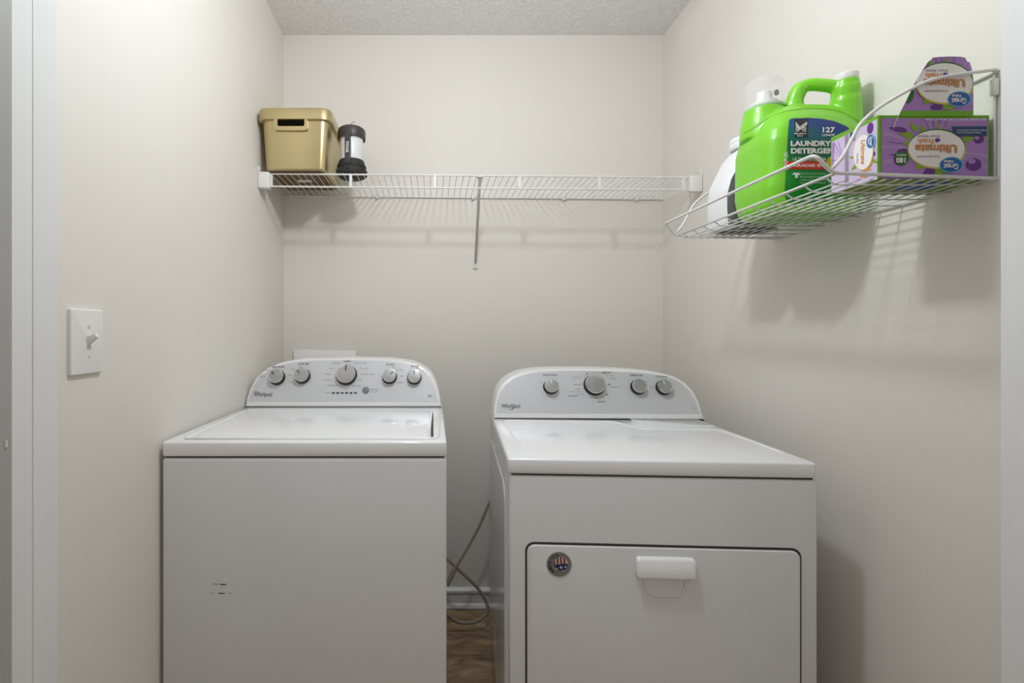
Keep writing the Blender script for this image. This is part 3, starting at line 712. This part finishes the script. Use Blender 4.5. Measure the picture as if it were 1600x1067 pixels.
# spout neck, filler column and handle are moulded in one with the body
lathe(bm, [(0, .20), (.052, .20), (.050, .235), (.0445, .262), (.0435, .274), (.040, .278), (0, .278)], (.834, 1.190, z), n=40)
tube(bm, spline([Vector((.988, 1.13, z+.17)), Vector((.988, 1.128, z+.225)), Vector((.984, 1.125, z+.27)), Vector((.981, 1.12, z+.300)), Vector((.980, 1.118, z+.316))], 5), [.032]*6+[.031]*5+[.028]*5+[.025]*4+[.023], 24)
hp = [Vector((.893, 1.165, z+.245)), Vector((.889, 1.162, z+.275)), Vector((.896, 1.157, z+.306)), Vector((.911, 1.150, z+.319)), Vector((.935, 1.138, z+.314)), Vector((.976, 1.125, z+.300))]
tube(bm, spline(hp, 6), [.021]*8+[.0185]*8+[.0150]*15, 20)
me = bpy.data.meshes.new('tmp'); bm.to_mesh(me); bm.free()
to = bpy.data.objects.new('tmp', me); COL.objects.link(to)
md = to.modifiers.new('r', 'REMESH'); md.mode = 'VOXEL'; md.voxel_size = .0026; md.use_smooth_shade = True
md = to.modifiers.new('s', 'SMOOTH'); md.iterations = 10; md.factor = .6
dg = bpy.context.evaluated_depsgraph_get(); dg.update()
bm = B(); bm.from_mesh(to.evaluated_get(dg).to_mesh()); bpy.data.objects.remove(to)
bvh = BVHTree.FromBMesh(bm)
me = bpy.data.meshes.new('jug_body'); bm.transform(FRAME[gj.name]); bm.to_mesh(me); bm.free(); me.materials.append(GREEN)
for p in me.polygons: p.use_smooth = True
jb = bpy.data.objects.new('jug_body', me); COL.objects.link(jb); jb.parent = gj; FRAME[jb.name] = FRAME[gj.name]
def on_jug(px, py, off):
    d = Vector(((px-PX)/F, 1, (PY-py)/F)).normalized(); h = bvh.ray_cast(Vector((0, 0, ZC)), d)
    if h[0] is None: return W(px, py, 1.08)-Vector((0, off, 0))
    return h[0]-d*off
def jug_poly(pts, off, m, name, par=jb, step=4.0):
    """a flat print wrapped on the jug: grid cells clipped to the outline"""
    x0, x1 = min(p[0] for p in pts), max(p[0] for p in pts); y0, y1 = min(p[1] for p in pts), max(p[1] for p in pts)
    bm = B(); y = y0
    while y < y1:
        x = x0
        while x < x1:
            c = clip([(x, y), (x+step, y), (x+step, y+step), (x, y+step)], pts)
            c2 = [c[i] for i in range(len(c)) if (abs(c[i][0]-c[i-1][0])+abs(c[i][1]-c[i-1][1])) > 1e-4] if c else []
            if len(c2) > 2: bm.faces.new([bm.verts.new(on_jug(a, b, off)) for a, b in c2])
            x += step
        y += step
    bmesh.ops.remove_doubles(bm, verts=bm.verts, dist=1e-5)
    return obj(name, bm, m, par, smooth='all')
# label print: navy at the top, green below (a printed gradient)
LAB = mat('jug_label_print', (20, 80, 120), .4)
nt = LAB.node_tree; bs = nt.nodes['Principled BSDF']; tc = nt.nodes.new('ShaderNodeTexCoord'); sx = nt.nodes.new('ShaderNodeSeparateXYZ'); nt.links.new(tc.outputs['Object'], sx.inputs[0])
m1 = nt.nodes.new('ShaderNodeMath'); m1.operation = 'MULTIPLY_ADD'; m1.inputs[1].default_value = .35; nt.links.new(sx.outputs[0], m1.inputs[0]); nt.links.new(sx.outputs[2], m1.inputs[2])
mr = nt.nodes.new('ShaderNodeMapRange'); mr.inputs[1].default_value = .05; mr.inputs[2].default_value = .225; nt.links.new(m1.outputs[0], mr.inputs[0])
cr = nt.nodes.new('ShaderNodeValToRGB'); e = cr.color_ramp.elements
e[0].position = 0; e[0].color = rgb(30, 140, 50); e[1].position = 1; e[1].color = rgb(44, 22, 112)
for p_, c_ in ((.35, (16, 110, 62)), (.62, (10, 96, 110)), (.82, (20, 52, 130))): q = e.new(p_); q.color = rgb(*c_)
nt.links.new(mr.outputs[0], cr.inputs[0]); nt.links.new(cr.outputs[0], bs.inputs['Base Color'])
lab_out = [(1232.5, 190), (1234, 186.5), (1238, 185), (1262, 184), (1285, 185.5), (1305, 189.5), (1322, 197), (1334, 206), (1340, 216), (1344, 236), (1344, 300), (1338, 312), (1236, 318), (1228, 312), (1226, 300), (1229, 250)]
label = jug_poly(lab_out, .0012, LAB, 'label')
jug_poly([(1226, 252), (1308, 252), (1308, 265), (1225, 264)], .0022, P_RED, 'red_band')
jug_poly([(1242, 186), (1262.5, 185.2), (1262.5, 214), (1242, 214)], .0022, P_BLACK, 'logo_patch')
bm = B(); JT = lambda s, x0, y0, x1, y1, **k: text(bm, lambda x, y: on_jug(x, y, .0034), s, x0, y0, x1, y1, **k)
def stroke(bm, p, q, w_, off=.0034):
    p, q = Vector(p+(0,)), Vector(q+(0,)); d = (q-p).normalized(); nn = Vector((-d.y, d.x, 0))*w_/2
    bm.faces.new([bm.verts.new(on_jug(t.x, t.y, off)) for t in (p-nn, q-nn, q+nn, p+nn)])
for k in range(3):
    o1 = k*2.0
    stroke(bm, (1243.2+o1*.0, 191+o1*1.1), (1249.6, 198.6+o1*1.1), .9); stroke(bm, (1249.6, 198.6+o1*1.1), (1261.0, 190.2+o1*.9+.2), .9)
for x in (1243.8, 1245.8, 1247.8, 1254.4, 1256.6, 1258.8): stroke(bm, (x, 198), (x, 205.6), .9)
JT("Member's", 1241.6, 207, 1260, 209.8, bold=.01); JT('Mark', 1246, 211, 1255, 213.2, bold=.01)
JT('127', 1285.5, 198.5, 1304.5, 207, bold=.03); JT('LOADS', 1285, 209, 1304, 212.6, bold=.02)
JT('LAUNDRY', 1235.5, 219.8, 1299, 228.4, bold=.045); JT('DETERGENT', 1235.8, 231.2, 1313, 240, bold=.045)
JT('ULTIMATE CLEAN', 1239, 246.4, 1290, 250.8, bold=.01); JT('PARADISE SPLASH', 1237, 256.2, 1304, 260.8, bold=.02)
for s, y in (('FIGHTS TOUGH STAINS', 270.5), ('BRIGHTENS COLORS', 275.5), ('LONG LASTING SCENT', 280.5), ('HE COMPATIBLE', 285)): JT(s, 1250, y, 1290, y+1.6)
# shirt icon
for a_, b_, ww in (((1241, 271), (1247.5, 271), 2.4), ((1244.4, 270), (1244.4, 278), 4.6), ((1238.6, 273), (1241.6, 270.6), 2.2), ((1250, 273), (1247, 270.6), 2.2)): stroke(bm, a_, b_, ww)
obj_pieces('label_lettering', bm, P_WHITE, jb)
bm = B(); text(bm, lambda x, y: on_jug(x, y, .0028), '127 LOADS', 1225, 238, 1231, 266, bold=.02, rot=90); obj('side_lettering', bm, P_WHITE, jb)
jug_poly(ell(1296, 252, 4.5, 7, 16, .4), .0040, P_YEL, 'flower_print', step=6); jug_poly(ell(1301, 260, 5, 4, 16), .0042, P_YEL, 'flower_print', step=6)
# moulded ridge above the label
rp = spline([Vector(p+(0,)) for p in ((1162, 208), (1170, 204), (1180, 198), (1195, 188), (1210, 179.5), (1228, 174), (1250, 170.5), (1275, 169.5), (1300, 171.5), (1320, 177), (1338, 187), (1350, 197))], 4)
obj('moulded_ridge', tube(B(), [on_jug(p.x, p.y, -.0004) for p in rp], .0016, 8), GREEN, jb, smooth='all')
# clear spout cap with the white pour spout inside, white filler cap
cc = Vector((.836, 1.190, z-.010))
obj('clear_cap', lathe(B(), [(.0415, .2885), (.0415, .350), (.038, .357), (0, .358), ], cc, n=48), CLEAR, gj, smooth=True)
obj('pour_spout', lathe(B(), [(0, .288), (.030, .288), (.030, .304), (.018, .308), (.016, .330), (.010, .334), (0, .334)], cc, n=32), PLASTIC, gj, smooth=True)
obj('cap_ring', lathe(B(), [(.0435, .284), (.0445, .286), (.0445, .290), (.0425, .2905), (.0410, .286)], cc, n=48), mat('ring_grey', (190, 214, 190), .3), gj, smooth=True)
obj('spout_tip', lathe(B(), [(0, 0), (.007, 0), (.007, .004), (0, .005)], (.852, 1.172, z+.312), (.4, -1, 0), 20), GREYL, gj, smooth=True)
obj('filler_cap', lathe(B(), [(0, .312), (.0225, .312), (.0235, .315), (.0235, .325), (.021, .328), (0, .329)], (.980, 1.118, z), (.0, 0, 1), 36), PLASTIC, gj, smooth=True)

# ================================================================== WHITE JUG
wj = thing('white_bottle', (.872, 1.335, DT), 'white plastic bottle with dark grey front behind the green jug', 'bottle')
gx, gy, hx, hy = .872, 1.330, .078, .062
R2 = [(gx, gy, hx-.014, hy-.014, z+.0006, 4), (gx, gy, hx-.003, hy-.003, z+.004, 4), (gx, gy, hx, hy, z+.015, 4), (gx, gy, hx+.001, hy, z+.09, 4), (gx, gy, hx-.004, hy, z+.13, 3.6), (gx+.006, gy, hx-.014, hy-.004, z+.165, 3.4),
      (gx+.010, gy, hx-.026, hy-.010, z+.20, 3.2), (gx+.012, gy, hx-.038, hy-.018, z+.218, 3), (gx+.014, gy, hx-.047, hy-.026, z+.229, 2.6), (gx+.014, gy, hx-.055, hy-.036, z+.234, 2.2)]
obj('bottle_body', srings(B(), R2, 64), WJUG, wj, smooth=True)
obj('bottle_cap', lathe(B(), [(0, .230), (.033, .230), (.035, .233), (.035, .243), (.034, .246), (.035, .249), (.035, .256), (.032, .261), (0, .261)], (gx+.004, gy, z), n=40), WJUG, wj, smooth=True)
# dark front label, curved like the front
bm = B(); prev = None; cols = []
for k in range(-10, 11):
    t = k/10; col_ = []
    for zz, hh, cxx, hyy in ((.006, hx-.008, gx, hy), (.05, hx-.006, gx, hy), (.09, hx-.006, gx, hy), (.13, hx-.012, gx, hy), (.165, hx-.024, gx+.006, hy-.004), (.20, hx-.038, gx+.010, hy-.010), (.215, hx-.05, gx+.011, hy-.012)):
        X = t*hh; Yv = -(hyy)*(max(0, 1-abs(X/(hx))**4))**.25 - .0030
        col_.append(bm.verts.new((cxx+X, gy+Yv, z+zz)))
    cols.append(col_)
for a, b in zip(cols, cols[1:]):
    for i in range(len(a)-1): bm.faces.new((a[i], b[i], b[i+1], a[i+1]))
obj('bottle_label', bm, GREYL, wj, smooth='all', label='dark grey front label')
obj('bottle_foot', srings(B(), [(gx+.01, gy, hx-.016, hy-.008, z, 4), (gx+.01, gy, hx-.012, hy-.006, z+.0012, 4)], 40), BLACKP, wj)

# ================================================================== DRYER SHEET BOX
YB0, YB1 = .870, .974; BX0, BX1 = .8215, 1.0275; BZ0, BZ1 = DT+.001, ZC+.3975
sbx = thing('dryer_sheet_box', ((BX0+BX1)/2, (YB0+YB1)/2, DT), 'purple and green dryer sheet box, upside down with raised flap, on the wire rack', 'box')
obj('carton', box(B(), BX0, BX1, YB0, YB1, BZ0, BZ1, .0008, 1), P_GREEN, sbx)
fr = Plane((0, YB0, 0), (0, -1, 0)); sd = Plane((BX0, 0, 0), (-1, 0, 0))
carton = sbx.children[0] if sbx.children else [o for o in bpy.data.objects if o.name == 'carton'][0]
# where prints go: panels are children of the thing, ink on them is one level lower
def panel(name, plane, pts, off, m, par=sbx): 
    return obj(name, decal(B(), plane, pts, off), m, par)
def inks(par, plane, items, win, base=.0006):
    """items: (name, material, polygons) stacked outwards, clipped to the printed panel"""
    for i, (nm, m, polys) in enumerate(items):
        bm = B()
        for p in polys:
            c = clip(p, win); c = [c[k] for k in range(len(c)) if abs(c[k][0]-c[k-1][0])+abs(c[k][1]-c[k-1][1]) > 1e-3] if c else []
            if len(c) > 2: n0 = len(bm.faces); decal(bm, plane, c, base+i*.00012); mark(bm, n0)
        if len(bm.faces): obj_pieces(nm, bm, m, par)
        else: bm.free()
def drop(x, y, s, a, k=1.0):
    """petal / leaf outline pointing along angle a"""
    pts = []
    for i in range(14):
        t = 2*math.pi*i/14; u = math.cos(t)*s; v = math.sin(t)*s*.45*k*(1-.45*math.cos(t)); pts.append((x+u*math.cos(a)-v*math.sin(a), y+u*math.sin(a)+v*math.cos(a)))
    return pts
def ray(cx_, cy_, a, r0, r1, w_): 
    c, s = math.cos(a), math.sin(a); return [(cx_+c*r0-s*.2, cy_+s*r0+c*.2), (cx_+c*r1-s*w_, cy_+s*r1+c*w_), (cx_+c*r1+s*w_, cy_+s*r1-c*w_), (cx_+c*r0+s*.2, cy_+s*r0-c*.2)]
def print_face(par, plane, cx_, cy_, win, s=1.0, ry=29):
    R = math.radians
    it = [
     ('printed_rays', P_RAY, [ray(cx_, cy_, R(a), 20, 85, 3.4) for a in (-105, -92, -78, -64, 8, 165, 182, 196, 20)]),
     ('printed_rays', P_DPURP, [ray(cx_, cy_, R(a), 20, 75, .45) for a in (-98, -84, -70, -112, 188, 172)]),
     ('printed_leaves', P_LEAF, [drop(cx_-48, cy_-22, 12, R(200)), drop(cx_-36, cy_-34, 9, R(230)), drop(cx_-22, cy_-30, 8, R(250)), drop(cx_+3, cy_-33, 6, R(270)), drop(cx_+50, cy_-15, 10, R(-10)), drop(cx_+70, cy_-19, 6, R(0)), drop(cx_-26, cy_+27, 9, R(150), 1.4), drop(cx_+4, cy_+35, 14, R(170), 1.2), drop(cx_-46, cy_-8, 7, R(180))]),
     ('printed_petals', P_DPURP, [ell(cx_+58, cy_+25, 12, 10, 20), drop(cx_-12, cy_+36, 10, R(160), 1.4), drop(cx_-54, cy_+4, 8, R(180)), ell(cx_+66, cy_-14, 8, 6, 16), drop(cx_-60, cy_-30, 14, R(190), .6)]),
     ('printed_petals', P_PURPLE, [ell(cx_+55, cy_+20, 6, 4, 14), ell(cx_+63, cy_-17, 4, 3, 12), ell(cx_+24, cy_-33, 7, 5, 14)]),
     ('oval_border', P_GOLD, [ell(cx_+.5, cy_+1, 46.2, ry+1.9, 48)]),
     ('oval_border', P_DGREEN, [ell(cx_+.8, cy_-1.2, 44.4, ry+.6, 48)]),
     ('oval_field', P_WHITE, [ell(cx_, cy_+.2, 44, ry, 48)]),
     ('brand_oval_border', P_LBLUE, [ell(cx_+23, cy_+25.5, 19, 12.6, 32, -.05)]),
     ('brand_oval', P_BLUE, [ell(cx_+23, cy_+25.5, 17, 11, 32, -.05)]),
    ]
    inks(par, plane, it, win)
    f = lambda off: (lambda x, y: plane.at(x, y, off))
    bm = B(); text(bm, f(.0020), 'Ultimate', cx_-33.5, cy_-6.2, cx_+32.5, cy_+6.8, bold=.03, flip=True); obj_pieces('lettering', bm, P_OSH, par)
    bm = B(); text(bm, f(.0023), 'Ultimate', cx_-32, cy_-6.5, cx_+31, cy_+6.2, bold=.012, flip=True); text(bm, f(.0023), 'Fresh', cx_-28.5, cy_-15.5, cx_-5, cy_-7.5, bold=.012, flip=True); obj_pieces('lettering', bm, P_ORANGE, par)
    bm = B(); text(bm, f(.0022), 'Dryer Sheets', cx_-29.5, cy_-22, cx_+5, cy_-17, flip=True); text(bm, f(.0022), 'Stunning Lavender', cx_-32, cy_+10.5, cx_+5, cy_+14.5, flip=True); obj_pieces('lettering', bm, P_PLUM, par)
    bm = B(); decal(bm, plane, drop(cx_+2, cy_-13, 4.2, math.radians(0), 1.6), .0022); obj('flower_print', bm, P_DPURP, par)
    bm = B(); text(bm, f(.0024), 'Great', cx_+10.5, cy_+23.5, cx_+34, cy_+32.5, bold=.02, flip=True); text(bm, f(.0024), 'Value', cx_+11.5, cy_+18, cx_+27, cy_+23.2, bold=.015, flip=True); obj_pieces('lettering', bm, P_WHITE, par)
fwin = [(1377.5, 184.8), (1543.5, 184.8), (1543.5, 279.6), (1377.5, 279.6)]
pf1 = panel('front_panel', fr, fwin, .0004, P_PURPLE)
print_face(pf1, fr, 1463.5, 232, fwin)
it = [('banner', P_NAVY, [[(1487, 197.5), (1542, 197.2), (1542, 212.4), (1495, 212.4)]]), ('count_badge', P_DGREEN, [ell(1409, 247.3, 11.2, 11.2, 32)])]
inks(pf1, fr, it, fwin, .0021)
f = lambda x, y: fr.at(x, y, .0027)
bm = B(); text(bm, f, '180', 1400, 246, 1415, 254.5, bold=.03, flip=True); text(bm, f, 'SHEETS', 1401, 240.5, 1416, 243.6, bold=.01, flip=True)
text(bm, f, '180 COUNT 6.4 IN X 9 IN (16 cm X 22 cm)', 1445.5, 183.9, 1541, 188.6, bold=.01, flip=True)
text(bm, f, 'FREE & CLEAR | SUAVIZANTE', 1495, 201.8, 1541, 204.4, flip=True); text(bm, f, 'FABRIC SOFTENER | ROPA', 1495, 205.4, 1533, 208, flip=True)
obj_pieces('lettering', bm, P_WHITE, pf1)
# raised flap cut from the top of the box
FL = [(1404.5, 181.5), (1407, 175), (1417, 156), (1431, 127), (1444, 106), (1450, 97), (1454, 97), (1457, 90), (1468, 88.8), (1484, 88.2), (1500, 88.6), (1508, 90), (1511.5, 96.6), (1515, 97), (1518.5, 108), (1520.8, 124), (1521, 181.5)]
frf = Plane((0, YB0+.0008, 0), (0, -1, 0))
flap = obj('flap', prism(B(), [frf.at(x, y) for x, y in FL], (0, .0008, 0)), P_PURPLE, sbx, label='raised trapezoid carton flap')
FW = [(1404.5, 181.5), (1407, 175), (1431, 127), (1450, 97), (1457, 90), (1468, 88.8), (1484, 88.2), (1500, 88.6), (1508, 90), (1518.5, 108), (1520.8, 124), (1521, 181.5)]
FW = [p for p in FW]
print_face(flap, frf, 1476, 129.5, FW, ry=31)
inks(flap, frf, [('green_edge', P_GREEN, [[(1400, 173), (1522, 173), (1522, 182), (1400, 182)]])], FW, .0026)
inks(flap, frf, [('count_badge', P_DGREEN, [ell(1423, 151, 4.5, 11, 20, .35)])], FW, .0028)
bm = B()
for p, q in (((1403.6, 181), (1398.5, 192)), ((1398.5, 192), (1396.2, 201))):
    decal(bm, fr, [(p[0]-.5, p[1]), (p[0]+.6, p[1]), (q[0]+.5, q[1]), (q[0]-.4, q[1])], .0030)
obj('tear_line_highlight', bm, P_WHITE, pf1)  # white strips paint the highlight along the flap's perforated fold
# left side panel
swin = [(1299.5, 222.5), (1370.6, 186.2), (1370.6, 279.8), (1299.5, 303)]
ps_ = panel('side_panel', sd, [(1299.5, 222.0), (1370.8, 185.8), (1370.8, 280), (1299.5, 303.5)], .0004, P_LILAC)
inks(ps_, sd, [('printed_band', P_GREY, [[(1320, 180), (1326, 180), (1326, 300), (1320, 300)]]),
    ('printed_rays', P_PURPLE, [[(1318, 250), (1303, 225), (1304.5, 224)], [(1318, 250), (1300, 250), (1300, 251)], [(1318, 250), (1303, 237), (1303.5, 236)], [(1318, 250), (1309, 222), (1310, 221)], [(1300, 224), (1304, 222), (1302, 260), (1300, 262)]]),
    ('printed_patch', P_NAVY, [[(1328, 208), (1336, 204), (1336, 219), (1328, 221)]]),
    ('printed_leaves', P_LEAF, [drop(1331, 246, 4, 3.1), drop(1334, 262, 5, 2.4), drop(1367, 252, 5, .6), drop(1365, 228, 4, 1.2)]),
    ('printed_petals', P_DPURP, [ell(1359.5, 200, 4.6, 9, 18, .2), ell(1365.5, 240, 1.8, 3.4, 12)]),
    ('printed_petals', P_ORANGE, [drop(1352, 264, 9, 0, .8), drop(1360, 256, 6, -1.0, .8), drop(1349, 274, 7, .2, 1)]),
    ('oval_border', P_GOLD, [ell(1349, 237.8, 15.7, 28.4, 36, .10)]), ('oval_field', P_WHITE, [ell(1348.6, 237.6, 15, 27.6, 36, .10)]),
    ('brand_oval_border', P_LBLUE, [ell(1360.5, 220.8, 7.0, 11.4, 28, .1)]), ('brand_oval', P_BLUE, [ell(1359.8, 220.8, 5.7, 10, 28, .1)])], swin)
g_ = lambda x, y: sd.at(x, y, .0020)
bm = B(); text(bm, g_, 'Ultimate', 1345, 219, 1351.5, 256.5, bold=.015, rot=90); obj_pieces('lettering', bm, P_ORANGE, ps_)
bm = B(); text(bm, g_, 'Dryer Sheets', 1337.5, 240, 1341, 256, rot=90); obj_pieces('lettering', bm, P_PLUM, ps_)
bm = B(); text(bm, g_, 'Great', 1359, 213, 1363.4, 228, bold=.02, rot=90); text(bm, g_, 'Value', 1355.8, 214.5, 1359, 226, bold=.02, rot=90); obj_pieces('lettering', bm, P_WHITE, ps_)
# printed base of the carton, seen through the deck
bt_ = obj('bottom_panel', box(B(), BX0+.004, BX1-.004, YB0+.004, YB1-.004, BZ0-.0004, BZ0+.0002), P_LEAF, sbx)
obj('printed_patch', box(B(), .905, .975, .885, .935, BZ0-.0008, BZ0-.0003), P_BLUE, sbx)
